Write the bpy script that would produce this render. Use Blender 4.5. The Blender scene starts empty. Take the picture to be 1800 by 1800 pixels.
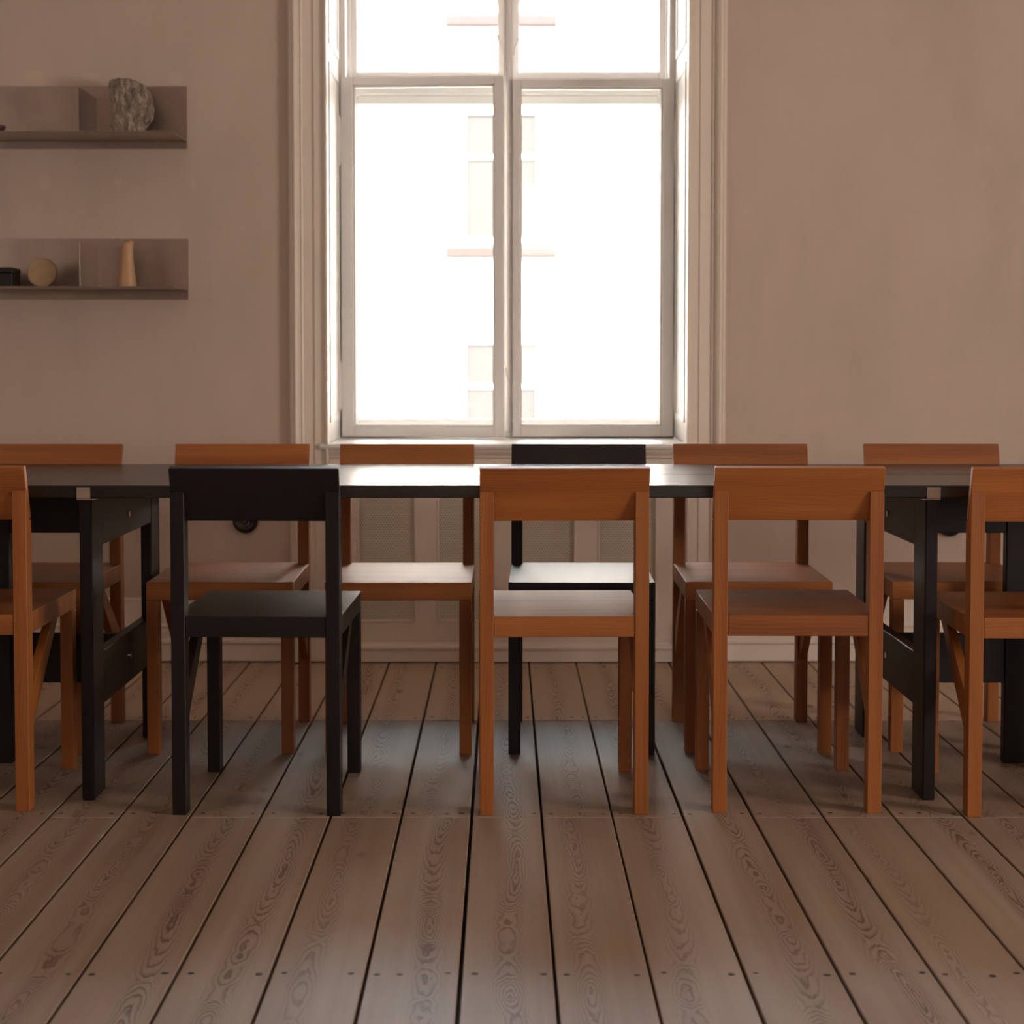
import bpy, bmesh, math, random
from mathutils import Vector, Matrix, noise as mnoise
random.seed(7)
R = math.radians
C = bpy.context.scene.collection
sc = bpy.context.scene

# ------------------------------------------------------------------ camera
cam_d = bpy.data.cameras.new('camera'); cam = bpy.data.objects.new('camera', cam_d); C.objects.link(cam)
cam.location = (0, 0, 1.006); cam.rotation_euler = (R(90 - 2.45), 0, 0)
cam_d.sensor_width = 36; cam_d.lens = 56.0
cam_d.shift_x = 14 / 1800; cam_d.shift_y = -145.2 / 1800
cam_d.dof.use_dof = True; cam_d.dof.focus_distance = 3.55; cam_d.dof.aperture_fstop = 5.0
cam_d.clip_start = 0.05
sc.camera = cam
# ------------------------------------------------------------------ exposure
sc.view_settings.view_transform = 'Standard'; sc.view_settings.look = 'None'
sc.view_settings.gamma = 1.0; sc.view_settings.use_curve_mapping = False
sc.view_settings.exposure = -0.14
# ------------------------------------------------------------------ world
w = bpy.data.worlds.new('sky'); sc.world = w; w.use_nodes = True
bg = w.node_tree.nodes['Background']; bg.inputs[0].default_value = (0.66, 0.82, 1.0, 1); bg.inputs[1].default_value = 33.0
# sun on the facade across the street (comes from behind our own building)
sd = bpy.data.lights.new('sun', 'SUN'); sd.energy = 62; sd.angle = R(1.0); sd.color = (1, 0.86, 0.74)
so = bpy.data.objects.new('sun', sd); C.objects.link(so)
so.rotation_euler = Vector((0.0, 0.75, -0.66)).to_track_quat('-Z', 'Y').to_euler()

def area(name, loc, tgt, sx, sy, watts, col, portal=False):
    d = bpy.data.lights.new(name, 'AREA'); d.shape = 'RECTANGLE'; d.size = sx; d.size_y = sy
    d.energy = watts; d.color = col
    if portal: d.cycles.is_portal = True
    o = bpy.data.objects.new(name, d); C.objects.link(o); o.location = loc
    o.rotation_euler = (Vector(tgt) - Vector(loc)).to_track_quat('-Z', 'Z').to_euler()
    return o
WARM = (1.0, 0.90, 0.82)
# area lights in sealed niches out of frame: side-window daylight, added rear fill
area('daylight_left', (-4.27, 1.0, 1.8), (0, 1.0, 1.8), 1.5, 1.9, 46, WARM)
area('daylight_right', (4.67, 1.25, 1.30), (0, 1.25, 1.30), 1.05, 1.25, 172, WARM)
area('fill_rear', (1.2, -4.07, 1.75), (1.2, 0, 1.75), 2.6, 2.0, 36, WARM)
area('sky_portal', (0.0115, 5.93, 2.0), (0.0115, 0, 2.0), 1.2, 2.5, 10, (1, 1, 1), portal=True)

# ------------------------------------------------------------------ node helpers
def mat(name):
    m = bpy.data.materials.new(name); m.use_nodes = True
    return m, m.node_tree.nodes, m.node_tree.links, m.node_tree.nodes['Principled BSDF']
def N(ns, t, **k):
    n = ns.new(t)
    for a, v in k.items(): setattr(n, a, v)
    return n
def M(ns, ls, op, a, b=None, c=None):
    n = ns.new('ShaderNodeMath'); n.operation = op
    for i, v in enumerate((a, b, c)):
        if v is None: continue
        if isinstance(v, (int, float)): n.inputs[i].default_value = v
        else: ls.new(v, n.inputs[i])
    return n.outputs[0]
def ramp(ns, ls, fac, stops):
    r = ns.new('ShaderNodeValToRGB'); ls.new(fac, r.inputs[0])
    while len(r.color_ramp.elements) < len(stops): r.color_ramp.elements.new(0.5)
    for e, (p, c) in zip(r.color_ramp.elements, stops):
        e.position = p; e.color = (*c, 1) if len(c) == 3 else c
    return r.outputs[0]
def mixc(ns, ls, f, a, b, mode='MIX'):
    n = ns.new('ShaderNodeMix'); n.data_type = 'RGBA'; n.blend_type = mode
    if isinstance(f, (int, float)): n.inputs[0].default_value = f
    else: ls.new(f, n.inputs[0])
    for i, v in ((6, a), (7, b)):
        if isinstance(v, tuple): n.inputs[i].default_value = (*v, 1)
        else: ls.new(v, n.inputs[i])
    return n.outputs[2]
def comb(ns, ls, x, y, z=0.0):
    n = ns.new('ShaderNodeCombineXYZ')
    for i, v in enumerate((x, y, z)):
        if isinstance(v, (int, float)): n.inputs[i].default_value = v
        else: ls.new(v, n.inputs[i])
    return n.outputs[0]
def noise(ns, ls, vec, scale, detail=2.0, rough=0.5, dist=0.0):
    n = ns.new('ShaderNodeTexNoise'); ls.new(vec, n.inputs['Vector'])
    n.inputs['Scale'].default_value = scale; n.inputs['Detail'].default_value = detail
    n.inputs['Roughness'].default_value = rough; n.inputs['Distortion'].default_value = dist
    return n.outputs['Fac']
def bump(ns, ls, p, h, strength, dist=0.002):
    b = ns.new('ShaderNodeBump'); b.inputs['Strength'].default_value = strength; b.inputs['Distance'].default_value = dist
    ls.new(h, b.inputs['Height']); ls.new(b.outputs[0], p.inputs['Normal'])

def m_wood(name, light, mid, dark, rough=0.42, spec=0.5, ringk=1.0):
    """straight grained timber; UV u runs along the grain, in metres"""
    m, ns, ls, p = mat(name)
    uv = N(ns, 'ShaderNodeUVMap').outputs[0]; s = N(ns, 'ShaderNodeSeparateXYZ'); ls.new(uv, s.inputs[0])
    rnd = N(ns, 'ShaderNodeObjectInfo').outputs['Random']
    u = M(ns, ls, 'ADD', s.outputs[0], M(ns, ls, 'MULTIPLY', rnd, 37.0)); v = s.outputs[1]
    fib = noise(ns, ls, comb(ns, ls, M(ns, ls, 'MULTIPLY', u, 6.0), M(ns, ls, 'MULTIPLY', v, 420.0)), 1.0, 3, 0.6)
    warp = noise(ns, ls, comb(ns, ls, M(ns, ls, 'MULTIPLY', u, 2.2), M(ns, ls, 'MULTIPLY', v, 9.0)), 1.0, 2, 0.5)
    ph = M(ns, ls, 'ADD', M(ns, ls, 'MULTIPLY', v, 150.0 * ringk), M(ns, ls, 'MULTIPLY', warp, 11.0))
    ring = M(ns, ls, 'FRACT', ph)
    band = noise(ns, ls, comb(ns, ls, M(ns, ls, 'MULTIPLY', u, 1.3), M(ns, ls, 'MULTIPLY', v, 22.0), 3.3), 1.0, 2, 0.5)
    f = M(ns, ls, 'ADD', M(ns, ls, 'MULTIPLY', ring, 0.15), M(ns, ls, 'ADD', M(ns, ls, 'MULTIPLY', fib, 0.24), M(ns, ls, 'MULTIPLY', band, 0.76)))
    col = ramp(ns, ls, f, [(0.30, light), (0.58, mid), (0.86, dark)])
    tone = M(ns, ls, 'ADD', 0.9, M(ns, ls, 'MULTIPLY', rnd, 0.2))
    hs = N(ns, 'ShaderNodeHueSaturation'); ls.new(col, hs.inputs['Color']); ls.new(tone, hs.inputs['Value'])
    ls.new(hs.outputs[0], p.inputs['Base Color'])
    p.inputs['Roughness'].default_value = rough; p.inputs['Specular IOR Level'].default_value = spec
    bump(ns, ls, p, fib, 0.12, 0.001)
    return m

def m_paint(name, col, rough=0.45, var=0.04, spec=0.5):
    m, ns, ls, p = mat(name)
    t = N(ns, 'ShaderNodeTexCoord').outputs['Object']
    n = noise(ns, ls, t, 3.0, 4, 0.6)
    a = tuple(max(0, c - var) for c in col); b = tuple(min(1, c + var) for c in col)
    ls.new(ramp(ns, ls, n, [(0.35, a), (0.65, b)]), p.inputs['Base Color'])
    p.inputs['Roughness'].default_value = rough; p.inputs['Specular IOR Level'].default_value = spec
    bump(ns, ls, p, noise(ns, ls, t, 60.0, 3, 0.6), 0.05)
    return m

def m_flat(name, col, rough=0.5, metal=0.0, spec=0.5):
    m, ns, ls, p = mat(name)
    t = N(ns, 'ShaderNodeTexCoord').outputs['Object']
    n = noise(ns, ls, t, 40.0, 3, 0.6)
    ls.new(ramp(ns, ls, n, [(0.3, tuple(c * 0.92 for c in col)), (0.7, tuple(min(1, c * 1.08) for c in col))]), p.inputs['Base Color'])
    p.inputs['Roughness'].default_value = rough; p.inputs['Metallic'].default_value = metal; p.inputs['Specular IOR Level'].default_value = spec
    return m

def m_wall():
    m, ns, ls, p = mat('limewashed_plaster')
    t = N(ns, 'ShaderNodeTexCoord').outputs['Object']
    s = N(ns, 'ShaderNodeSeparateXYZ'); ls.new(t, s.inputs[0])
    st = comb(ns, ls, s.outputs[0], s.outputs[1], M(ns, ls, 'MULTIPLY', s.outputs[2], 0.42))
    n1 = noise(ns, ls, st, 2.4, 5, 0.62, 0.4); n2 = noise(ns, ls, st, 9.0, 4, 0.6)
    f = M(ns, ls, 'ADD', M(ns, ls, 'MULTIPLY', n1, 0.7), M(ns, ls, 'MULTIPLY', n2, 0.3))
    col = ramp(ns, ls, f, [(0.32, (0.50, 0.405, 0.325)), (0.5, (0.56, 0.45, 0.375)), (0.68, (0.60, 0.475, 0.40))])
    # filler patches where old fixings were
    fac = None
    for (px, pz, rx, rz) in ((-1.55, 1.945, .035, .02), (-1.085, 1.94, .025, .022), (-1.28, 1.60, .012, .016), (-1.03, 1.595, .011, .022), (-1.52, 1.60, .02, .03), (-1.36, 1.945, .03, .014)):
        a = M(ns, ls, 'DIVIDE', M(ns, ls, 'SUBTRACT', s.outputs[0], px), rx)
        b = M(ns, ls, 'DIVIDE', M(ns, ls, 'SUBTRACT', s.outputs[2], pz), rz)
        r = M(ns, ls, 'ADD', M(ns, ls, 'MULTIPLY', a, a), M(ns, ls, 'MULTIPLY', b, b))
        r = M(ns, ls, 'ADD', r, M(ns, ls, 'MULTIPLY', n2, 0.8))
        g = N(ns, 'ShaderNodeMapRange'); ls.new(r, g.inputs[0]); g.inputs[1].default_value = 0.9; g.inputs[2].default_value = 1.8
        g.inputs[3].default_value = 1; g.inputs[4].default_value = 0; g.clamp = True
        fac = g.outputs[0] if fac is None else M(ns, ls, 'MAXIMUM', fac, g.outputs[0])
    col = mixc(ns, ls, M(ns, ls, 'MULTIPLY', fac, 0.28), col, (0.68, 0.56, 0.46))
    ls.new(col, p.inputs['Base Color']); p.inputs['Roughness'].default_value = 0.85
    p.inputs['Specular IOR Level'].default_value = 0.25
    bump(ns, ls, p, n2, 0.08)
    return m

def m_floor():
    m, ns, ls, p = mat('old_pine_boards')
    uv = N(ns, 'ShaderNodeUVMap').outputs[0]; s = N(ns, 'ShaderNodeSeparateXYZ'); ls.new(uv, s.inputs[0])
    x, y = s.outputs[0], s.outputs[1]
    at = N(ns, 'ShaderNodeAttribute', attribute_name='board'); a3 = N(ns, 'ShaderNodeSeparateColor'); ls.new(at.outputs['Color'], a3.inputs[0])
    r1, r2, r3 = a3.outputs[0], a3.outputs[1], a3.outputs[2]
    seed = M(ns, ls, 'MULTIPLY', r3, 53.0)
    xc = M(ns, ls, 'MULTIPLY', M(ns, ls, 'SUBTRACT', noise(ns, ls, comb(ns, ls, seed, M(ns, ls, 'MULTIPLY', y, 1.2), 1.7), 1.0, 2, 0.5), 0.5), 0.09)
    xc = M(ns, ls, 'ADD', xc, M(ns, ls, 'MULTIPLY', M(ns, ls, 'SUBTRACT', r2, 0.5), 0.05))
    dn = noise(ns, ls, comb(ns, ls, seed, M(ns, ls, 'MULTIPLY', y, 2.3), 9.1), 1.0, 3, 0.55)
    tri = M(ns, ls, 'PINGPONG', M(ns, ls, 'ADD', M(ns, ls, 'ADD', y, seed), M(ns, ls, 'MULTIPLY', dn, 1.1)), 0.34)
    d = M(ns, ls, 'ADD', M(ns, ls, 'MULTIPLY', tri, 0.10), M(ns, ls, 'MULTIPLY', M(ns, ls, 'ABSOLUTE', M(ns, ls, 'SUBTRACT', dn, 0.46)), 0.07))
    dx = M(ns, ls, 'SUBTRACT', x, xc)
    wig = M(ns, ls, 'MULTIPLY', M(ns, ls, 'SUBTRACT', noise(ns, ls, comb(ns, ls, M(ns, ls, 'MULTIPLY', x, 60.0), M(ns, ls, 'MULTIPLY', y, 14.0), seed), 1.0, 4, 0.65), 0.5), 0.010)
    rr = M(ns, ls, 'SQRT', M(ns, ls, 'ADD', M(ns, ls, 'MULTIPLY', dx, dx), M(ns, ls, 'MULTIPLY', d, d)))
    rr = M(ns, ls, 'ADD', rr, wig)
    fr = M(ns, ls, 'FRACT', M(ns, ls, 'MULTIPLY', rr, 205.0))
    line = ramp(ns, ls, fr, [(0.0, (0, 0, 0)), (0.45, (.06, .06, .06)), (0.78, (1, 1, 1)), (0.9, (1, 1, 1)), (1.0, (0, 0, 0))])
    adx = M(ns, ls, 'ABSOLUTE', dx)
    fade = N(ns, 'ShaderNodeMapRange'); ls.new(adx, fade.inputs[0]); fade.inputs[1].default_value = 0.006; fade.inputs[2].default_value = 0.030
    fade.inputs[3].default_value = 1.0; fade.inputs[4].default_value = 0.07; fade.clamp = True
    patch = noise(ns, ls, comb(ns, ls, M(ns, ls, 'MULTIPLY', x, 6.0), M(ns, ls, 'MULTIPLY', y, 1.1), seed), 1.0, 4, 0.6)
    # long pale and reddish streaks
    streak = noise(ns, ls, comb(ns, ls, M(ns, ls, 'MULTIPLY', x, 38.0), M(ns, ls, 'MULTIPLY', y, 0.5), seed), 1.0, 3, 0.55)
    base = ramp(ns, ls, M(ns, ls, 'ADD', M(ns, ls, 'MULTIPLY', patch, 0.6), M(ns, ls, 'MULTIPLY', streak, 0.4)),
                [(0.32, (0.230, 0.152, 0.105)), (0.5, (0.305, 0.218, 0.162)), (0.68, (0.375, 0.290, 0.225))])
    base = mixc(ns, ls, M(ns, ls, 'MULTIPLY', r1, 0.35), base, (0.330, 0.215, 0.150))
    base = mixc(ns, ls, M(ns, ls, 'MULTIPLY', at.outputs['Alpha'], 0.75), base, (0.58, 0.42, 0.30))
    lf = M(ns, ls, 'MULTIPLY', M(ns, ls, 'MULTIPLY', line, fade.outputs[0]), M(ns, ls, 'ADD', 0.50, M(ns, ls, 'MULTIPLY', r2, 0.40)))
    col = mixc(ns, ls, lf, base, (0.095, 0.048, 0.030))
    # fibres
    fib = noise(ns, ls, comb(ns, ls, M(ns, ls, 'MULTIPLY', x, 700.0), M(ns, ls, 'MULTIPLY', y, 9.0), seed), 1.0, 2, 0.6)
    col = mixc(ns, ls, M(ns, ls, 'MULTIPLY', fib, 0.22), col, (0.20, 0.13, 0.09))
    # knots
    vo = N(ns, 'ShaderNodeTexVoronoi'); ls.new(comb(ns, ls, M(ns, ls, 'MULTIPLY', M(ns, ls, 'ADD', x, M(ns, ls, 'MULTIPLY', seed, 1.3)), 6.0), M(ns, ls, 'MULTIPLY', y, 3.0)), vo.inputs['Vector'])
    vo.inputs['Scale'].default_value = 1.0
    kd = M(ns, ls, 'ADD', vo.outputs['Distance'], M(ns, ls, 'MULTIPLY', M(ns, ls, 'SUBTRACT', patch, 0.5), 0.12))
    kn = N(ns, 'ShaderNodeMapRange'); ls.new(kd, kn.inputs[0]); kn.inputs[1].default_value = 0.03; kn.inputs[2].default_value = 0.085
    kn.inputs[3].default_value = 0.75; kn.inputs[4].default_value = 0.0; kn.clamp = True
    col = mixc(ns, ls, kn.outputs[0], col, (0.105, 0.055, 0.032))
    ls.new(col, p.inputs['Base Color'])
    ls.new(M(ns, ls, 'ADD', 0.40, M(ns, ls, 'MULTIPLY', patch, 0.25)), p.inputs['Roughness'])
    p.inputs['Specular IOR Level'].default_value = 0.36
    bump(ns, ls, p, line, 0.06, 0.001)
    return m

def m_perf():
    m, ns, ls, p = mat('perforated_sheet')
    t = N(ns, 'ShaderNodeTexCoord').outputs['Object']; s = N(ns, 'ShaderNodeSeparateXYZ'); ls.new(t, s.inputs[0])
    px, pz = 0.0092, 0.0080
    row = M(ns, ls, 'FLOOR', M(ns, ls, 'DIVIDE', s.outputs[2], pz))
    off = M(ns, ls, 'MULTIPLY', M(ns, ls, 'MODULO', row, 2.0), 0.5)
    fx = M(ns, ls, 'SUBTRACT', M(ns, ls, 'FRACT', M(ns, ls, 'ADD', M(ns, ls, 'DIVIDE', M(ns, ls, 'ADD', s.outputs[0], 5.0), px), off)), 0.5)
    fz = M(ns, ls, 'SUBTRACT', M(ns, ls, 'FRACT', M(ns, ls, 'DIVIDE', s.outputs[2], pz)), 0.5)
    fx = M(ns, ls, 'MULTIPLY', fx, px); fz = M(ns, ls, 'MULTIPLY', fz, pz)
    r = M(ns, ls, 'SQRT', M(ns, ls, 'ADD', M(ns, ls, 'MULTIPLY', fx, fx), M(ns, ls, 'MULTIPLY', fz, fz)))
    a = M(ns, ls, 'GREATER_THAN', r, 0.0024)
    p.inputs['Base Color'].default_value = (0.80, 0.73, 0.61, 1); p.inputs['Roughness'].default_value = 0.5
    ls.new(a, p.inputs['Alpha'])
    return m

def m_glass():
    m, ns, ls, p = mat('window_glass'); ns.remove(p)
    tr = N(ns, 'ShaderNodeBsdfTransparent'); gl = N(ns, 'ShaderNodeBsdfGlossy'); gl.inputs['Roughness'].default_value = 0.02
    tr.inputs[0].default_value = (0.96, 0.98, 0.97, 1)
    fr = N(ns, 'ShaderNodeFresnel'); fr.inputs[0].default_value = 1.45
    mx = N(ns, 'ShaderNodeMixShader'); ls.new(fr.outputs[0], mx.inputs[0]); ls.new(tr.outputs[0], mx.inputs[1]); ls.new(gl.outputs[0], mx.inputs[2])
    ls.new(mx.outputs[0], ns['Material Output'].inputs[0])
    return m

def m_steel():
    m, ns, ls, p = mat('brushed_steel')
    t = N(ns, 'ShaderNodeTexCoord').outputs['Object']; s = N(ns, 'ShaderNodeSeparateXYZ'); ls.new(t, s.inputs[0])
    n = noise(ns, ls, comb(ns, ls, M(ns, ls, 'MULTIPLY', s.outputs[0], 4.0), M(ns, ls, 'MULTIPLY', s.outputs[1], 120.0), M(ns, ls, 'MULTIPLY', s.outputs[2], 160.0)), 1.0, 3, 0.6)
    n2 = noise(ns, ls, t, 6.0, 4, 0.6)
    ls.new(ramp(ns, ls, n2, [(0.3, (0.35, 0.28, 0.245)), (0.7, (0.43, 0.35, 0.30))]), p.inputs['Base Color'])
    p.inputs['Metallic'].default_value = 0.9
    ls.new(M(ns, ls, 'ADD', 0.26, M(ns, ls, 'MULTIPLY', n, 0.14)), p.inputs['Roughness'])
    return m

def m_stone():
    m, ns, ls, p = mat('rough_stone')
    t = N(ns, 'ShaderNodeTexCoord').outputs['Object']; s = N(ns, 'ShaderNodeSeparateXYZ'); ls.new(t, s.inputs[0])
    v = comb(ns, ls, M(ns, ls, 'MULTIPLY', s.outputs[0], 2.6), M(ns, ls, 'MULTIPLY', s.outputs[1], 2.6), s.outputs[2])
    n = noise(ns, ls, v, 26.0, 5, 0.72, 0.3)
    ls.new(ramp(ns, ls, n, [(0.36, (0.12, 0.09, 0.07)), (0.52, (0.24, 0.185, 0.15)), (0.66, (0.50, 0.42, 0.35))]), p.inputs['Base Color'])
    p.inputs['Roughness'].default_value = 0.75
    bump(ns, ls, p, n, 0.5, 0.004)
    return m

MW = m_wall(); MF = m_floor()
ORANGE = m_wood('oiled_oregon_pine', (0.37, 0.128, 0.027), (0.29, 0.088, 0.016), (0.18, 0.048, 0.009), 0.50, 0.45)
DARK = m_wood('black_stained_pine', (0.014, 0.0085, 0.0075), (0.010, 0.006, 0.0055), (0.006, 0.004, 0.004), 0.42, 0.35)
TABLE = m_wood('black_stained_table_top', (0.026, 0.018, 0.015), (0.019, 0.013, 0.011), (0.012, 0.008, 0.007), 0.27, 0.6)
CREAM = m_paint('cream_paint', (0.79, 0.69, 0.60), 0.42, 0.015)
WHITE = m_paint('white_paint', (0.74, 0.71, 0.68), 0.38, 0.015)
CEIL = m_paint('ceiling_paint', (0.70, 0.64, 0.57), 0.8, 0.02)
GLASS = m_glass(); PERF = m_perf(); STEEL = m_steel(); STONE = m_stone()
CLIP = m_flat('beige_steel_clip', (0.42, 0.34, 0.28), 0.45, 0.3)
SCREW = m_flat('steel_screw', (0.75, 0.70, 0.62), 0.25, 1.0)
BLACK = m_flat('black_bakelite', (0.012, 0.010, 0.009), 0.22)
BRASS = m_flat('tarnished_brass', (0.40, 0.27, 0.15), 0.5, 0.2)
PALEW = m_wood('pale_turned_wood', (0.66, 0.42, 0.24), (0.56, 0.33, 0.17), (0.40, 0.21, 0.10), 0.45)
NAIL = m_flat('rusty_nail', (0.035, 0.022, 0.016), 0.6)
SUB = m_flat('dusty_subfloor', (0.035, 0.025, 0.02), 0.9)
FACADE = m_paint('pale_stucco', (0.68, 0.52, 0.43), 0.9, 0.02)
LEDGE = m_flat('terracotta_ledge', (0.043, 0.0300, 0.0260), 0.9, 0.0, 0.03)
FPANE = m_flat('far_window_pane', (0.046, 0.0375, 0.0335), 0.8, 0.0, 0.03)
PAVE = m_flat('street_paving', (0.40, 0.38, 0.36), 0.9)

# ------------------------------------------------------------------ mesh helpers
class MB:
    def __init__(s): s.bm = bmesh.new(); s.uv = s.bm.loops.layers.uv.new('UVMap'); s.mi = 0
    def _merge(s, b, grain, smooth=False):
        """UVs in metres, u along the grain axis, then copy into the big mesh"""
        b.normal_update()
        off = (random.random() * 9, random.random() * 9)
        g = Vector(grain).normalized()
        vmap = {v: s.bm.verts.new(v.co) for v in b.verts}
        for f in b.faces:
            n = f.normal; c = n.cross(g)
            if c.length < 0.3: c = Vector((1, 0, 0)) if abs(n.x) < .8 else Vector((0, 1, 0)); gg = n.cross(c) ; end = True
            else: gg = g; end = False
            c = c.normalized()
            try: nf = s.bm.faces.new([vmap[v] for v in f.verts])
            except ValueError: continue
            nf.material_index = s.mi; nf.smooth = smooth
            for l, l0 in zip(nf.loops, f.loops):
                p = l0.vert.co
                l[s.uv].uv = (p.dot(gg) * (8 if end else 1) + off[0], p.dot(c) + off[1])
        b.free()
    def box(s, lo, hi, grain='long', bev=0.0015, seg=1):
        b = bmesh.new(); lo = Vector(lo); hi = Vector(hi); d = hi - lo
        bmesh.ops.create_cube(b, size=1)
        for v in b.verts: v.co = Vector(((v.co.x + .5) * d.x + lo.x, (v.co.y + .5) * d.y + lo.y, (v.co.z + .5) * d.z + lo.z))
        if bev > 0: bmesh.ops.bevel(b, geom=b.edges[:], offset=min(bev, min(d) * .4), segments=seg, affect='EDGES', profile=.5)
        if grain == 'long': k = max(range(3), key=lambda i: d[i]); grain = tuple(1 if i == k else 0 for i in range(3))
        s._merge(b, grain); return s
    def prism(s, pts, ext, grain, bev=0.001, smooth=False):
        """pts: list of 3D points (planar polygon), ext: extrusion vector"""
        b = bmesh.new(); vs = [b.verts.new(p) for p in pts]; f = b.faces.new(vs)
        r = bmesh.ops.extrude_face_region(b, geom=[f])
        for v in [g for g in r['geom'] if isinstance(g, bmesh.types.BMVert)]: v.co += Vector(ext)
        bmesh.ops.recalc_face_normals(b, faces=b.faces[:])
        if bev > 0: bmesh.ops.bevel(b, geom=b.edges[:], offset=bev, segments=1, affect='EDGES', profile=.5)
        s._merge(b, grain, smooth); return s
    def loft(s, rings, grain=(0, 0, 1), smooth=True, cap=True):
        b = bmesh.new(); R_ = [[b.verts.new(p) for p in r] for r in rings]; n = len(rings[0])
        for a, c in zip(R_, R_[1:]):
            for i in range(n): b.faces.new((a[i], a[(i + 1) % n], c[(i + 1) % n], c[i]))
        if cap: b.faces.new(R_[0][::-1]); b.faces.new(R_[-1])
        bmesh.ops.recalc_face_normals(b, faces=b.faces[:])
        s._merge(b, grain, smooth); return s
    def tube(s, pts, r, n=10):
        rings = []
        for i, p in enumerate(pts):
            p = Vector(p); a = Vector(pts[max(0, i - 1)]); c = Vector(pts[min(len(pts) - 1, i + 1)])
            t = (c - a).normalized(); u = t.orthogonal().normalized(); w_ = t.cross(u)
            rings.append([p + u * (math.cos(2 * math.pi * k / n) * r) + w_ * (math.sin(2 * math.pi * k / n) * r) for k in range(n)])
        return s.loft(rings)
    def cyl(s, c, r, h, axis='z', n=24, r2=None, smooth=True):
        c = Vector(c); r2 = r if r2 is None else r2
        ax = {'x': (Vector((0, 1, 0)), Vector((0, 0, 1)), Vector((1, 0, 0))), 'y': (Vector((1, 0, 0)), Vector((0, 0, 1)), Vector((0, 1, 0))), 'z': (Vector((1, 0, 0)), Vector((0, 1, 0)), Vector((0, 0, 1)))}[axis]
        rg = lambda rad, t: [c + ax[0] * math.cos(2 * math.pi * k / n) * rad + ax[1] * math.sin(2 * math.pi * k / n) * rad + ax[2] * t for k in range(n)]
        return s.loft([rg(r, 0), rg(r2, h)], smooth=False)
    def build(s, name, m, parent=None, loc=(0, 0, 0)):
        me = bpy.data.meshes.new(name); s.bm.normal_update(); s.bm.to_mesh(me); s.bm.free()
        for mm in (m if isinstance(m, (list, tuple)) else [m]): me.materials.append(mm)
        o = bpy.data.objects.new(name, me); C.objects.link(o); o.location = loc
        if parent is not None: o.parent = parent
        return o
def empty(name, loc, rz=0.0):
    o = bpy.data.objects.new(name, None); C.objects.link(o); o.location = loc; o.rotation_euler = (0, 0, rz); o.empty_display_size = .1
    return o
def tag(o, label, cat, group=None, kind=None):
    if label: o['label'] = label
    if cat: o['category'] = cat
    if group: o['group'] = group
    if kind: o['kind'] = kind
    return o
def struct(o): o['kind'] = 'structure'; return o
def copy_tree(o, parent=None):
    c = o.copy(); C.objects.link(c)
    if parent is not None: c.parent = parent
    for ch in list(o.children): copy_tree(ch, c)
    return c

# ------------------------------------------------------------------ room shell
XL, XR, YB, YF, ZC = -4.2, 4.6, -4.0, 5.3016, 3.7
OX0, OX1 = -0.6024, 0.6251           # masonry opening of the street window
b = MB()
b.box((XL - .3, YF, -.06), (OX0, YF + .58, ZC), bev=0); b.box((OX1, YF, -.06), (XR + .3, YF + .58, ZC), bev=0)
b.box((OX0, YF, 3.25), (OX1, YF + .58, ZC), bev=0); b.box((OX0, YF + .36, -.06), (OX1, YF + .58, .70), bev=0)
struct(b.build('wall_front', MW))
def wall_niche(name, axis, at, th, a0, a1, o0, o1, z0, z1):
    b = MB()
    def q(p0, p1, q0, q1):
        if axis == 'x': b.box((min(at, at + th), p0, q0), (max(at, at + th), p1, q1), bev=0)
        else: b.box((p0, min(at, at + th), q0), (p1, max(at, at + th), q1), bev=0)
    if axis == 'x': b.box((min(at + th, at + th * 1.5), o0 - .1, z0 - .1), (max(at + th, at + th * 1.5), o1 + .1, z1 + .1), bev=0)  # added slab behind the opening, keeps the sky out
    else: b.box((o0 - .1, at + th * 1.5, z0 - .1), (o1 + .1, at + th, z1 + .1), bev=0)
    q(a0, o0, -.06, ZC); q(o1, a1, -.06, ZC); q(o0, o1, -.06, z0); q(o0, o1, z1, ZC)
    return struct(b.build(name, MW))
wall_niche('wall_left', 'x', XL, -.08, YB, YF, .25, 1.75, .85, 2.75)
wall_niche('wall_right', 'x', XR, .08, YB, YF, .55, 1.95, .55, 2.05)
wall_niche('wall_back', 'y', YB, -.08, XL - .08, XR + .08, -.1, 2.5, .75, 2.75)
b = MB(); b.box((XL - .3, YB - .3, ZC), (XR + .3, YF + .6, ZC + .1), bev=0); struct(b.build('ceiling', CEIL))
def side_window(name, axis, at, a0, a1, z0, z1):
    b = MB(); t = .05
    def q(p0, p1, q0, q1):
        if axis == 'x': b.box((at - .03, p0, q0), (at + .03, p1, q1))
        else: b.box((p0, at - .03, q0), (p1, at + .03, q1))
    q(a0, a0 + t, z0, z1); q(a1 - t, a1, z0, z1); q(a0 + t, a1 - t, z0, z0 + t); q(a0 + t, a1 - t, z1 - t, z1)
    mid = (a0 + a1) / 2; q(mid - .03, mid + .03, z0 + t, z1 - t); zz = z0 + (z1 - z0) * .62
    q(a0 + t, mid - .03, zz, zz + .05); q(mid + .03, a1 - t, zz, zz + .05)
    struct(b.build(name, WHITE))
side_window('window_2', 'x', XL - .03, .25, 1.75, .85, 2.75)
side_window('window_3', 'x', XR + .03, .55, 1.95, .55, 2.05)
side_window('rear_fill_frame', 'y', YB - .03, -.1, 2.5, .75, 2.75)  # added frame around the rear fill light

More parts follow.
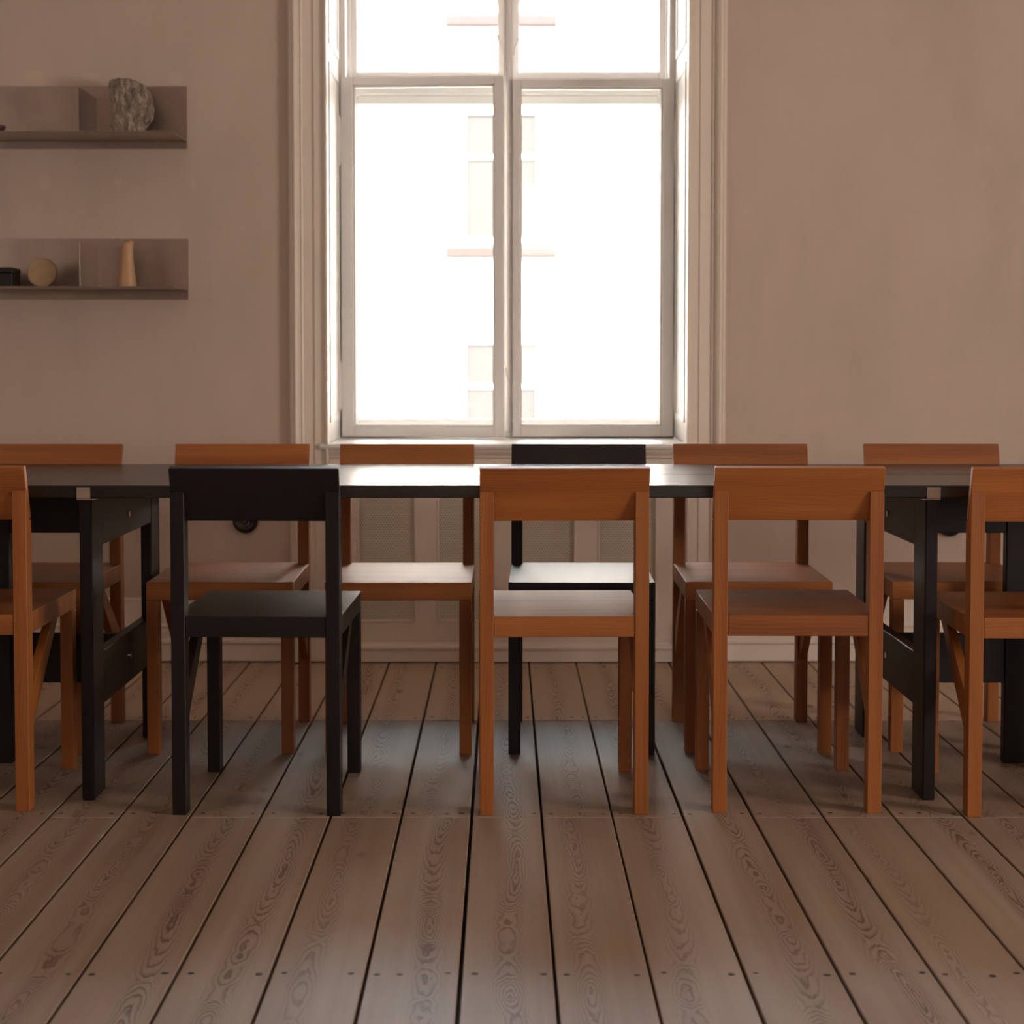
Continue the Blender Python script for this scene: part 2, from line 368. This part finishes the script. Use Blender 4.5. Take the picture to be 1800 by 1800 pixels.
# ------------------------------------------------------------------ floor: long pine boards
bm = bmesh.new(); uvl = bm.loops.layers.uv.new('UVMap'); cl = bm.loops.layers.float_color.new('board')
P0, PW = -0.0717, 0.15560
k0 = int((XL - P0) / PW) - 1; k1 = int((XR - P0) / PW) + 1
rng = random.Random(11)
def board(x0, x1, y0, y1, col, off, far=0.0):
    c = .0016; z0 = -.026
    T = [(x0 + c, y0 + c, 0), (x1 - c, y0 + c, 0), (x1 - c, y1 - c, 0), (x0 + c, y1 - c, 0)]
    U = [(x0, y0, -c), (x1, y0, -c), (x1, y1, -c), (x0, y1, -c)]
    D = [(x0, y0, z0), (x1, y0, z0), (x1, y1, z0), (x0, y1, z0)]
    vt, vu, vd = [[bm.verts.new(p) for p in q] for q in (T, U, D)]
    fs = [bm.faces.new(vt)]
    for i in range(4):
        j = (i + 1) % 4
        fs.append(bm.faces.new((vu[i], vu[j], vt[j], vt[i]))); fs.append(bm.faces.new((vd[i], vd[j], vu[j], vu[i])))
    xm = (x0 + x1) / 2
    for f in fs:
        for l in f.loops:
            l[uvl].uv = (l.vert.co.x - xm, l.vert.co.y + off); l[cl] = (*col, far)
def nail(x, y):
    r = .0042 + rng.random() * .0018; n = 7
    vs = [bm.verts.new((x + math.cos(6.283 * i / n) * r * 1.15, y + math.sin(6.283 * i / n) * r, .0004)) for i in range(n)]
    f = bm.faces.new(vs); f.material_index = 2
J1, J2 = 3.476, 4.429
for k in range(k0, k1 + 1):
    g = .0018 + rng.random() * .0018; x0 = P0 + k * PW + g; x1 = P0 + (k + 1) * PW - g
    if x1 < XL or x0 > XR: continue
    cuts = [YB - .05]
    if rng.random() < .85: cuts.append(J1)
    if rng.random() < .9: cuts.append(J2)
    cuts.append(YF + .36)
    for y0, y1 in zip(cuts, cuts[1:]):
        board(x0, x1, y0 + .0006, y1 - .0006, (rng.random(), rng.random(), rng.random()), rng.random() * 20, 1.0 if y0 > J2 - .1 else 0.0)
    for yn in (0.70, 1.64, 2.577, J1 + .03, J2 + .03, 5.2):
        for s_ in (-1, 1):
            nail((x0 + x1) / 2 + s_ * (.053 + rng.random() * .008), yn + rng.uniform(-.006, .006))
        if rng.random() < .25: nail((x0 + x1) / 2 + rng.uniform(-.03, .03), yn + rng.uniform(-.01, .01))
v = [bm.verts.new(p) for p in ((XL - .1, YB - .1, -.026), (XR + .1, YB - .1, -.026), (XR + .1, YF + .4, -.026), (XL - .1, YF + .4, -.026))]
f = bm.faces.new(v); f.material_index = 1
me = bpy.data.meshes.new('floor'); bm.normal_update(); bm.to_mesh(me); bm.free()
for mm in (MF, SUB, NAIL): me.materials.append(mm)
o = bpy.data.objects.new('floor', me); C.objects.link(o); struct(o)

# ------------------------------------------------------------------ window casing, baseboards
def casing(name, inner, sgn, ztop=3.25):
    # profile across the board: (distance from the inner edge, projection into the room)
    pr = [(0, 0), (0, .034), (.002, .038), (.006, .038), (.0085, .034), (.009, .024), (.040, .024), (.0405, .028), (.0435, .028), (.044, .022), (.080, .022),
          (.0805, .027), (.086, .030), (.088, .026), (.090, .030), (.097, .040), (.106, .044), (.112, .040), (.115, .034), (.118, .036), (.124, .030), (.130, .014), (.130, 0)]
    pts = [Vector((inner + sgn * a, YF - h, .006)) for a, h in pr]
    b = MB(); b.prism(pts, (0, 0, ztop - .006), (0, 0, 1), bev=0); return struct(b.build(name, CREAM))
casing('trim_1', -.5824, -1); casing('trim_2', .6051, 1)
b = MB(); b.box((-.7124, YF - .034, 3.25), (.7351, YF, 3.38), bev=.004); struct(b.build('trim_3', CREAM))
BP = [(.006, 0), (.006, .018), (.060, .018), (.062, .021), (.067, .025), (.074, .025), (.078, .021), (.079, .0145), (.116, .0145), (.117, .017), (.121, .0195), (.127, .0195), (.130, .016), (.131, .011), (.205, .011), (.207, .0135), (.213, .013), (.216, .009), (.216, 0)]
def baseboard(name, x0, x1, pj=0.0, top=None):
    prof = [(z, h) for z, h in BP if top is None or z <= top]
    pts = [Vector((x0, YF - h - (pj if h > 0 else 0), z)) for z, h in prof]
    if top is not None: pts.append(Vector((x0, YF, prof[-1][0])))
    b = MB(); b.prism(pts, (x1 - x0, 0, 0), (1, 0, 0), bev=0); return struct(b.build(name, CREAM))
baseboard('baseboard_left', XL, -.7126); baseboard('baseboard_right', .7353, XR)
b = MB(); b.prism([Vector((.603, YF - h - .036 * (h > 0), z)) for z, h in BP if z <= .1311] + [Vector((.603, YF, .131))], (.136, 0, 0), (1, 0, 0), bev=0)
struct(b.build('trim_4', CREAM))

# ------------------------------------------------------------------ the street window (double, two inner casements)
win = struct(empty('window_1', (0.0115, YF + .36, .733)))
wl = Vector(win.location)
def wb(name, m, boxes, parent=win, bev=.002, off=None):
    b = MB()
    for lo, hi in boxes: b.box(Vector(lo) - (off or wl), Vector(hi) - (off or wl), bev=bev)
    return b.build(name, m, parent)
YS = 5.660
# reveal linings with a shallow recessed panel look
for x0, x1, s_ in ((-.6024, -.5824, 1), (.6051, .6251, -1)):
    wb('reveal_lining', WHITE, [((x0, YF - .002, .733), (x1, YF + .58, 3.23))])
    xe = -.5824 if s_ > 0 else .6051
    bx = []
    for (y0, y1, z0, z1) in ((YF + .03, YF + .055, .80, 2.0), (YF + .30, YF + .325, .80, 2.0), (YF + .055, YF + .30, .80, .825), (YF + .055, YF + .30, 1.975, 2.0), (YF + .03, YF + .055, 2.06, 3.15), (YF + .30, YF + .325, 2.06, 3.15), (YF + .055, YF + .30, 2.06, 2.085)):
        bx.append(((min(xe, xe + s_ * .004), y0, z0), (max(xe, xe + s_ * .004), y1, z1)))
    wb('panel_moulding', WHITE, bx, bev=.001)
wb('head_lining', WHITE, [((-.5824, YF, 3.23), (.6051, YF + .58, 3.25))])
# sill board with a rounded nose and a moulding beneath
b = MB()
nose = [(YF + .56, .712), (YF + .56, .733), (YF - .030, .7332), (YF - .036, .7310), (YF - .040, .7265), (YF - .041, .7215), (YF - .038, .7160), (YF - .032, .7125)]
b.prism([Vector((-.610, y, z)) - wl for y, z in nose[2:]] + [Vector((-.610, YF - .001, .7125)) - wl, Vector((-.610, YF - .001, .7332)) - wl], (1.243, 0, 0), (1, 0, 0), bev=0)
b.box(Vector((-.5824, YF - .001, .7125)) - wl, Vector((.6051, YF + .50, .7331)) - wl, bev=0)
b.build('window_sill', WHITE, win)
b = MB(); b.prism([Vector((-.582, y, z)) - wl for y, z in ((YF - .001, .684), (YF - .010, .684), (YF - .012, .692), (YF - .020, .698), (YF - .028, .706), (YF - .031, .7124), (YF - .001, .7124))], (1.1865, 0, 0), (1, 0, 0), bev=0)
b.build('apron_moulding', CREAM, win)
# inner frame: jambs, mullion
wb('inner_frame', WHITE, [((-.5824, YS + .012, .733), (-.560, YS + .06, 3.23)), ((.583, YS + .012, .733), (.6051, YS + .06, 3.23)), ((-.560, YS + .012, .733), (.583, YS + .055, .752)), ((-.560, YS + .012, 3.20), (.583, YS + .055, 3.23))])
mu = wb('mullion', WHITE, [((-.0005, YS + .008, .752), (.0315, YS + .050, 3.20)), ((.009, YS - .001, .752), (.022, YS + .010, 3.20))])
# inner casements: left one stands ajar, hinged on its outer stile
def casement(name, x0, x1, z0, z1, sl, sr, st, sb, hinge, ang):
    hx = x0 if hinge < 0 else x1
    e = empty(name, Vector((hx, YS, z0)) - wl, ang); e.parent = win
    o0 = Vector((hx, YS, z0)); th = .034
    def q(lo, hi): return (Vector(lo), Vector(hi))
    b = MB()
    for lo, hi in (((x0, YS - .017, z0), (x0 + sl, YS + .017, z1)), ((x1 - sr, YS - .017, z0), (x1, YS + .017, z1)),
                   ((x0 + sl, YS - .017, z0), (x1 - sr, YS + .017, z0 + sb)), ((x0 + sl, YS - .017, z1 - st), (x1 - sr, YS + .017, z1))):
        b.box(Vector(lo) - o0, Vector(hi) - o0, bev=.003)
    # glazing bead
    t = .006
    for lo, hi in (((x0 + sl, YS - .004, z0 + sb), (x0 + sl + t, YS + .013, z1 - st)), ((x1 - sr - t, YS - .004, z0 + sb), (x1 - sr, YS + .013, z1 - st)),
                   ((x0 + sl + t, YS - .004, z0 + sb), (x1 - sr - t, YS + .013, z0 + sb + t)), ((x0 + sl + t, YS - .004, z1 - st - t), (x1 - sr - t, YS + .013, z1 - st))):
        b.box(Vector(lo) - o0, Vector(hi) - o0, bev=.002)
    b.build('sash_frame', WHITE, e)
    b = MB(); b.box(Vector((x0 + sl + .001, YS + .003, z0 + sb + .001)) - o0, Vector((x1 - sr - .001, YS + .006, z1 - st - .001)) - o0, bev=0); b.build('pane', GLASS, e)
    for zc in (.92, 1.78):
        b = MB(); hxx = hx + (-.003 if hinge < 0 else .003)
        for i, (za, zb, r) in enumerate(((-.075, -.003, .0055), (.003, .075, .0055), (-.003, .003, .0035), (.075, .086, .0038), (-.086, -.075, .0038))):
            b.cyl(Vector((hxx, YS - .016, zc + za)) - o0, r, zb - za, n=12)
        b.build('hinge', WHITE, e)
    return e
casement('casement', -.5755, .0015, .738, 2.004, .045, .034, .030, .038, -1, R(-3.2))
casement('casement', .0305, .601, .738, 1.998, .027, .043, .030, .038, 1, R(0.5))
# storm hooks on the mullion
def hook(name, pts, r=.0022):
    b = MB(); b.tube([Vector(p) - wl for p in pts], r, 8); return b.build(name, WHITE, win)
hook('storm_hook', [(-.0005, YS + .0, 2.085), (-.006, YS - .012, 2.105), (-.020, YS - .02, 2.135), (-.026, YS - .02, 2.150)], .003)
hook('storm_hook', [(.034, YS + .0, 2.085), (.036, YS - .012, 2.105), (.050, YS - .02, 2.130), (.060, YS - .02, 2.138)], .003)
hook('storm_hook', [(.004, YS - .006, .985), (.005, YS - .022, .980), (.010, YS - .026, .955), (.017, YS - .024, .925), (.024, YS - .018, .915)], .003)
b = MB(); b.cyl(Vector((.019, YS - .012, .940)) - wl, .005, .012, axis='y', n=12); b.cyl(Vector((.020, YS - .012, 1.745)) - wl, .005, .012, axis='y', n=12); b.build('hook_plate', WHITE, win)
# outer window: frame with transom, four sashes
YO = 5.845
wb('outer_frame', WHITE, [((-.5824, YO, .733), (-.560, YO + .05, 3.23)), ((.590, YO, .733), (.6051, YO + .05, 3.23)), ((-.560, YO, .733), (.590, YO + .05, .76)), ((-.560, YO, 3.20), (.590, YO + .05, 3.23)),
                          ((.002, YO - .006, .76), (.030, YO + .05, 3.20)), ((-.560, YO - .012, 1.975), (.002, YO + .05, 2.025)), ((.030, YO - .012, 1.975), (.590, YO + .05, 2.025))])
for (x0, x1) in ((-.558, .001), (.031, .588)):
    for (z0, z1) in ((.762, 1.973), (2.027, 3.198)):
        e = empty('outer_sash', Vector((x0, YO, z0)) - wl); e.parent = win; o0 = Vector((x0, YO, z0)); t = .024
        b = MB()
        for lo, hi in (((x0, YO + .004, z0), (x0 + t, YO + .036, z1)), ((x1 - t, YO + .004, z0), (x1, YO + .036, z1)), ((x0 + t, YO + .004, z0), (x1 - t, YO + .036, z0 + .032)), ((x0 + t, YO + .004, z1 - .032), (x1 - t, YO + .036, z1))):
            b.box(Vector(lo) - o0, Vector(hi) - o0, bev=.003)
        b.build('sash_frame', WHITE, e)
        b = MB(); b.box(Vector((x0 + t + .001, YO + .018, z0 + .033)) - o0, Vector((x1 - t - .001, YO + .021, z1 - .033)) - o0, bev=0); b.build('pane', GLASS, e)

# ------------------------------------------------------------------ radiator cover under the window
rc = tag(empty('radiator_cover', (0.0115, YF, 0)), 'cream painted radiator cover with four perforated metal panels, under the window', 'radiator cover')
rl = Vector(rc.location); b = MB()
ms = [(-.4906, -.2929), (-.2244, -.0266), (.0494, .2396), (.3119, .5116)]
zb, zt, y0, y1 = .134, .655, YF - .008, YF + .014
edges = [-.5815] + [v for a in ms for v in a] + [.6042]
for i in range(0, len(edges), 2): b.box(Vector((edges[i], y0, .02)) - rl, Vector((edges[i + 1], y1, .6815)) - rl, bev=0)
for a, c in ms:
    b.box(Vector((a, y0, .02)) - rl, Vector((c, y1, zb)) - rl, bev=0); b.box(Vector((a, y0, zt)) - rl, Vector((c, y1, .6815)) - rl, bev=0)
b.build('cover_frame', CREAM, rc)
for a, c in ms:
    b = MB(); b.box(Vector((a, YF + .004, zb)) - rl, Vector((c, YF + .0055, zt)) - rl, bev=0); pn = b.build('perforated_panel', PERF, rc)
    pn['label'] = 'greyish perforated metal panel'
    b = MB(); t = .007
    for lo, hi in (((a, y0 - .003, zb), (a + t, y0 + .012, zt)), ((c - t, y0 - .003, zb), (c, y0 + .012, zt)), ((a + t, y0 - .003, zb), (c - t, y0 + .012, zb + t)), ((a + t, y0 - .003, zt - t), (c - t, y0 + .012, zt))):
        b.box(Vector(lo) - rl, Vector(hi) - rl, bev=.002)
    b.build('panel_bead', CREAM, rc)
b = MB(); b.prism([Vector((-.5815, YF - .0085 - h, z)) - rl for z, h in ((.004, 0), (.004, .014), (.040, .014), (.044, .018), (.051, .020), (.056, .017), (.060, .008), (.066, .002), (.066, 0))], (1.184, 0, 0), (1, 0, 0), bev=0)
b.build('skirting', CREAM, rc)

# ------------------------------------------------------------------ round sockets on the wall
def socket(x, z, label):
    e = tag(empty('wall_socket', (x, YF, z)), label, 'wall socket', 'round black wall sockets')
    n = 40; prof = [(.0425, 0), (.0425, .012), (.040, .018), (.034, .022), (.024, .0235), (.0235, .019), (.006, .019)]
    rings = [[Vector((math.cos(6.2832 * k / n) * r, -h, math.sin(6.2832 * k / n) * r)) for k in range(n)] for r, h in prof]
    b = MB(); b.loft(rings); b.build('cover', BLACK, e)
    b = MB(); b.cyl((0, -.0225, -.0), .0042, .004, axis='y', n=14); b.build('screw', SCREW, e)
socket(-.8625, .4745, 'round black wall socket with a steel screw, between the left casing and table leg')
socket(1.4863, .4640, 'round black wall socket almost hidden behind the table at the far right')

# ------------------------------------------------------------------ steel wall shelves
def shelf(z, ptop, pbot, dtop, label):
    x0, x1, dx, dep, t = -2.05, -1.047, -1.3455, .229, .004
    e = tag(empty('wall_shelf', (x1, YF, z)), label, 'shelf', 'brushed steel wall shelves'); o0 = Vector((x1, YF, z))
    b = MB(); b.box(Vector((x0, YF - t - .001, pbot)) - o0, Vector((x1, YF - .001, ptop)) - o0, bev=.0005); b.build('back_plate', STEEL, e)
    b = MB(); b.box(Vector((x0, YF - dep, z - t)) - o0, Vector((x1, YF - t - .001, z)) - o0, bev=.001); b.build('shelf_plate', STEEL, e)
    b = MB(); b.box(Vector((dx - t, YF - dep, z)) - o0, Vector((dx, YF - t - .001, dtop)) - o0, bev=.001); b.build('divider', STEEL, e)
    return e
shelf(1.7345, 1.9122, 1.707, 1.8748, 'brushed steel wall shelf with a rough stone standing on it, the upper one')
shelf(1.2440, 1.411, 1.2098, 1.3863, 'brushed steel wall shelf holding a pale wooden vase and a round disc, the lower one')

# rough stone
e = tag(empty('rough_stone', (-1.205, 5.19, 1.7345)), 'rough grey-brown slab of stone standing upright on the upper steel shelf', 'stone')
out = [(192, 229), (193, 219), (199, 210), (204, 203), (200, 188), (196, 172), (193, 155), (191, 140), (196, 132), (212, 130), (228, 131), (240, 135), (251, 140), (257, 149), (262, 154), (265, 172), (267, 188), (264, 203), (256, 211), (252, 218), (252, 229)]
pts = [((x - 228) / 543.0, (229 - y) / 543.0) for x, y in out]
def resample(p, n):
    L = []; tot = 0
    for i in range(len(p)):
        a, c = Vector(p[i]), Vector(p[(i + 1) % len(p)]); L.append((tot, a, c)); tot += (c - a).length
    r = []
    for k in range(n):
        d = tot * k / n
        for s0, a, c in L:
            l = (c - a).length
            if s0 <= d <= s0 + l: r.append(a + (c - a) * ((d - s0) / l)); break
    return r
rp = resample(pts, 72); cx = sum(p.x for p in rp) / 72; cz = sum(p.y for p in rp) / 72
rs = random.Random(5); rings = []
lay = [(-.033, .0), (-.033, .2), (-.033, .4), (-.033, .6), (-.033, .78), (-.0325, .90), (-.030, .975), (-.012, 1.0), (.010, 1.0), (.024, .93), (.030, .80), (.032, .45), (.032, .0)]
jit = [rs.uniform(-1, 1) for _ in range(72)]
for li, (yy, k) in enumerate(lay):
    ring = []
    for i, p in enumerate(rp):
        j = .0012 * math.sin(i * 1.7 + li * 2.1) + .0008 * jit[(i // 3) % 72]
        q = Vector((cx + (p.x - cx) * k, cz + (p.y - cz) * k)); dd = (q - Vector((cx, cz)))
        if dd.length > 1e-4: q += dd.normalized() * j * (k > .3)
        nz = mnoise.noise(Vector((q.x * 60, yy * 20, q.y * 22))) * .006
        ring.append(Vector((q.x, yy + nz, max(q.y, 0))))
    rings.append(ring)
b = MB(); b.loft(rings, cap=False, smooth=False); b.bm.normal_update(); bmesh.ops.remove_doubles(b.bm, verts=b.bm.verts[:], dist=.0004); b.build('stone_body', STONE, e)
# small dark bowl at the left
n = 32; b = MB(); prof = [(.0, .0), (.016, 0), (.024, .006), (.029, .014), (.031, .021), (.029, .022), (.025, .014), (.014, .006), (.0, .005)]
b.loft([[Vector((math.cos(6.2832 * k / n) * max(r, .0005), math.sin(6.2832 * k / n) * max(r, .0005), z)) for k in range(n)] for r, z in prof])
o = b.build('small_bowl', m_flat('dark_brown_clay', (0.07, 0.04, 0.028), .5), loc=(-1.622, 5.12, 1.7345)); tag(o, 'small dark brown bowl at the left end of the upper shelf', 'bowl')
# lower shelf: wooden vase with a chipped lip
n = 28; b = MB(); rings = []
for z, r, ox in ((0, .0285, 0), (.004, .0290, 0), (.03, .0270, 0), (.06, .0235, .0), (.09, .0205, .0005), (.115, .0190, .001), (.130, .0195, .0015), (.139, .0205, .002), (.146, .0175, .002), (.148, .012, .002)):
    rings.append([Vector((ox + math.cos(6.2832 * k / n) * r, math.sin(6.2832 * k / n) * r * .9, z + (.006 * math.cos(6.2832 * k / n) if z > .1 else 0))) for k in range(n)])
for z, r in ((.143, .008), (.120, .006)): rings.append([Vector((.003 + math.cos(6.2832 * k / n) * r, math.sin(6.2832 * k / n) * r, z)) for k in range(n)])
b.loft(rings, cap=True); o = b.build('wooden_vase', PALEW, loc=(-1.222, 5.18, 1.2440)); tag(o, 'slender pale wooden vase standing on the lower steel shelf', 'vase')
# round disc
e = tag(empty('round_disc', (-1.494, 5.17, 1.2440)), 'flat round brown disc leaning upright on the lower shelf, left of the divider', 'ornament')
b = MB(); n = 56
prof = [(.0, -.007), (.043, -.007), (.0470, -.0055), (.0480, -.003), (.0480, .008), (.0455, .011), (.0, .011)]
b.loft([[Vector((math.cos(6.2832 * k / n) * max(r, .0005), h, .048 + math.sin(6.2832 * k / n) * max(r, .0005))) for k in range(n)] for r, h in prof], smooth=False)
b.build('disc_body', BRASS, e)
b = MB(); b.box((-.018, .004, .0), (.018, .045, .004), bev=.001); b.build('foot', BRASS, e)
# dark box
e = tag(empty('small_box', (-1.630, 5.16, 1.2440)), 'small black box at the left edge of the lower steel shelf', 'box')
b = MB(); b.box((-.055, -.045, 0), (.055, .045, .045), bev=.002); b.build('box_body', BLACK, e)
b = MB(); b.box((-.056, -.046, .0455), (.056, .046, .062), bev=.002); b.build('lid', BLACK, e)

# ------------------------------------------------------------------ trestle table
ZT0, ZT1, TY0, TY1 = .6965, .7250, 3.600, 4.350
tb = tag(empty('trestle_table', (0.01, 3.975, 0)), 'long black-stained wooden table on trestles running across the room before the window', 'table'); to = Vector(tb.location)
b = MB(); SY = 3.949
b.box(Vector((-2.45, TY0, ZT0)) - to, Vector((2.47, SY - .0015, ZT1)) - to, bev=.0018)
b.box(Vector((-2.45, SY - .0015, ZT0)) - to, Vector((.262, TY1, ZT1)) - to, bev=.0008)
b.box(Vector((.262, SY + .0022, ZT0)) - to, Vector((2.47, TY1, ZT1)) - to, bev=.0018)
b.build('tabletop', TABLE, tb)
for sx, xi, xc in ((-1, -.9522, -.9526), (1, .9730, .9733)):
    cl_ = MB()
    cl_.box(Vector((xc - .0155, TY0 - .0035, .6950)) - to, Vector((xc + .0155, TY0 - .0005, .7205)) - to, bev=.0008)
    cl_.box(Vector((xc - .0155 - (sx > 0) * .012, TY0 - .0035, .6920)) - to, Vector((xc + .0155 + (sx < 0) * .012, TY0 + .02, .6945)) - to, bev=.0005)
    co = cl_.build('edge_clip', CLIP, tb); co['label'] = 'small beige metal clip on the table edge'
    # the trestle: inner pair of legs joined by rails, one broad outer leg, two long boards
    tr = empty('trestle', Vector((xi, 3.965, 0)) - to); tr.parent = tb; o0 = Vector((xi, 3.965, 0)); hw = .0145
    for ya in (3.610, 4.220):
        b = MB(); b.box(Vector((xi - hw, ya, 0)) - o0, Vector((xi + hw, ya + .100, .6960)) - o0, bev=.003); b.build('leg', DARK, tr)
    for z0, z1 in ((.577, .6955), (.203, .328)):
        b = MB(); b.box(Vector((xi - hw + .001, 3.7105, z0)) - o0, Vector((xi + hw - .001, 4.2195, z1)) - o0, bev=.002); b.build('cross_rail', DARK, tr)
    xa, xb = sorted((xi + sx * (hw + .0005), xi + sx * .2775))
    for z0, z1 in ((.579, .6955), (.203, .325)):
        b = MB(); b.box(Vector((xa, 3.951, z0)) - o0, Vector((xb, 3.979, z1)) - o0, bev=.002); b.build('long_rail', DARK, tr)
    xa, xb = sorted((xi + sx * .278, xi + sx * .378))
    b = MB(); b.box(Vector((xa, 3.950, 0)) - o0, Vector((xb, 3.980, .6960)) - o0, bev=.003); b.build('leg', DARK, tr)
    for z in (.625, .27):
        b = MB(); s_ = -sx; xs = xi + s_ * (hw - .0015)
        b.cyl(Vector((min(xs, xs + s_ * .004), 3.966, z)) - o0, .008, .004, axis='x', n=14)
        b.build('bolt', SCREW, tr)['label'] = 'round steel bolt head'

# ------------------------------------------------------------------ chairs
W, D, LW = .374, .405, .031
def make_chair(m):
    """origin: middle of the rear feet line, back of the chair towards -y (seat faces +y)"""
    e = empty('dining_chair', (0, 0, 0)); h = W / 2
    for s_ in (-1, 1):
        xa = -h if s_ < 0 else h - LW
        b = MB(); b.prism([(xa, 0, 0), (xa, .040, 0), (xa, .040, .652), (xa, .0215, .652), (xa, .0, .720)], (LW, 0, 0), (0, 0, 1), bev=.0012)
        b.build('leg', m, e)
    for s_ in (-1, 1):
        xa = -h if s_ < 0 else h - LW
        b = MB(); b.box((xa, D - .036, 0), (xa + LW, D, .3965), (0, 0, 1), bev=.0012); b.build('leg', m, e)
    # leaning backrest board
    b = MB(); y0, z0 = .0222, .6525; t = .0165; L = .1235; ang = R(16.0)
    up = Vector((0, -math.sin(ang), math.cos(ang))); nn = Vector((0, math.cos(ang), math.sin(ang)))
    p = Vector((-h, y0, z0))
    b.prism([p, p + nn * t, p + nn * t + up * L, p + up * L], (W, 0, 0), (1, 0, 0), bev=.0012); b.build('backrest', m, e)
    # seat slab between and before the rear legs
    b = MB(); zs0, zs1 = .3970, .4430
    o_ = [(-h, .0405), (-h + LW + .0004, .0405), (-h + LW + .0004, .002), (h - LW - .0004, .002), (h - LW - .0004, .0405), (h, .0405), (h, D), (-h, D)]
    b.prism([(x, y, zs0) for x, y in o_], (0, 0, zs1 - zs0), (1, 0, 0), bev=.0013); b.build('seat', m, e)
    # diagonal side braces
    for s_ in (-1, 1):
        xa = -h + .0035 if s_ < 0 else h - .0035 - .020
        a = Vector((xa, .0405, .175)); c = Vector((xa, .0405, .262)); d_ = Vector((xa, .205, .3968)); f_ = Vector((xa, .255, .3968))
        b = MB(); b.prism([a, c, d_, f_], (.020, 0, 0), (0, .75, .66), bev=.001); b.build('brace', m, e)
    return e
co_ = make_chair(ORANGE); cd_ = make_chair(DARK); used = {id(co_): 0, id(cd_): 0}
def place(proto, x, y, rz, label, group):
    o = copy_tree(proto) if used[id(proto)] else proto; used[id(proto)] = 1
    o.location = (x, y, 0); o.rotation_euler = (0, 0, rz); tag(o, label, 'chair', group); return o
GN, GF = 'chairs on the near side of the table', 'chairs on the far side of the table'
place(co_, -1.247, 3.520, 0, 'orange-brown wooden chair cut off by the left edge, near side of the table', GN)
place(cd_, -.5485, 3.489, R(-1.5), 'black-stained wooden chair seen from behind on the near side of the table', GN)
place(co_, .1335, 3.493, R(1.2), 'orange-brown wooden chair on the near side, straight below the window middle', GN)
place(co_, .6520, 3.507, R(-1.2), 'orange-brown wooden chair seen from behind, beside the right trestle leg', GN)
place(co_, 1.2095, 3.473, R(-.8), 'orange-brown wooden chair cut off by the right edge, near side of the table', GN)
PI = math.pi
place(co_, -1.252, 4.444, PI, 'orange-brown wooden chair at the far left behind the table, partly out of the frame', GF)
place(co_, -.7300, 4.446, PI + R(.6), 'orange-brown wooden chair behind the table, its seat seen through the black near chair', GF)
place(co_, -.2700, 4.440, PI, 'orange-brown wooden chair behind the table with pale lit seat, beneath the left casement', GF)
place(cd_, .2080, 4.440, PI + R(-1.4), 'black-stained wooden chair behind the table, its seat shining pale in window light', GF)
place(co_, .6600, 4.450, PI + R(-1.2), 'orange-brown wooden chair behind the table, just right of the window', GF)
place(co_, 1.1950, 4.455, PI + R(-2.0), 'orange-brown wooden chair furthest right behind the table, against the bare wall', GF)

# ------------------------------------------------------------------ across the street
FY = 17.3
fa = tag(empty('apartment_building', (0, FY, -4)), 'overexposed pale building across the street seen through the window', 'building'); fo = Vector(fa.location)
b = MB(); b.box(Vector((-12, FY, -4)) - fo, Vector((12, FY + 6, 9.5)) - fo, bev=0); b.build('facade_wall', FACADE, fa)
for kx in (-2, -1, 0, 1, 2):
    for kz in (-1, 0, 1, 2):
        cx_ = -.03 + kx * 3.6; z0 = 2.28 + kz * 2.47; zb_ = z0 - .14
        fw = empty('facade_window', Vector((cx_, FY, z0)) - fo); fw.parent = fa; o0 = Vector((cx_, FY, z0))
        b = MB()
        for lo, hi in (((cx_ - .45, FY - .05, z0), (cx_ - .38, FY - .002, z0 + 1.45)), ((cx_ + .38, FY - .05, z0), (cx_ + .45, FY - .002, z0 + 1.45)), ((cx_ - .38, FY - .05, z0 + 1.38), (cx_ + .38, FY - .002, z0 + 1.45)),
                       ((cx_ - .38, FY - .05, z0), (cx_ + .38, FY - .002, z0 + .06)), ((cx_ - .03, FY - .05, z0 + .06), (cx_ + .03, FY - .002, z0 + 1.38)), ((cx_ - .38, FY - .045, z0 + .9), (cx_ - .03, FY - .002, z0 + .95)), ((cx_ + .03, FY - .045, z0 + .9), (cx_ + .38, FY - .002, z0 + .95))):
            b.box(Vector(lo) - o0, Vector(hi) - o0, bev=0)
        b.build('frame', FACADE, fw)
        b = MB(); b.box(Vector((cx_ - .38, FY - .02, z0 + .06)) - o0, Vector((cx_ + .38, FY - .003, z0 + 1.38)) - o0, bev=0); b.build('pane', FPANE, fw)
        b = MB(); b.box(Vector((cx_ - .60, FY - .14, zb_ - .02)) - o0, Vector((cx_ + .60, FY - .001, zb_ + .09)) - o0, bev=.01); b.build('ledge', LEDGE, fw)
b = MB(); b.box((-14, 5.95, -4.1), (14, FY + 6, -4.0), bev=0); o = struct(b.build('street', PAVE))
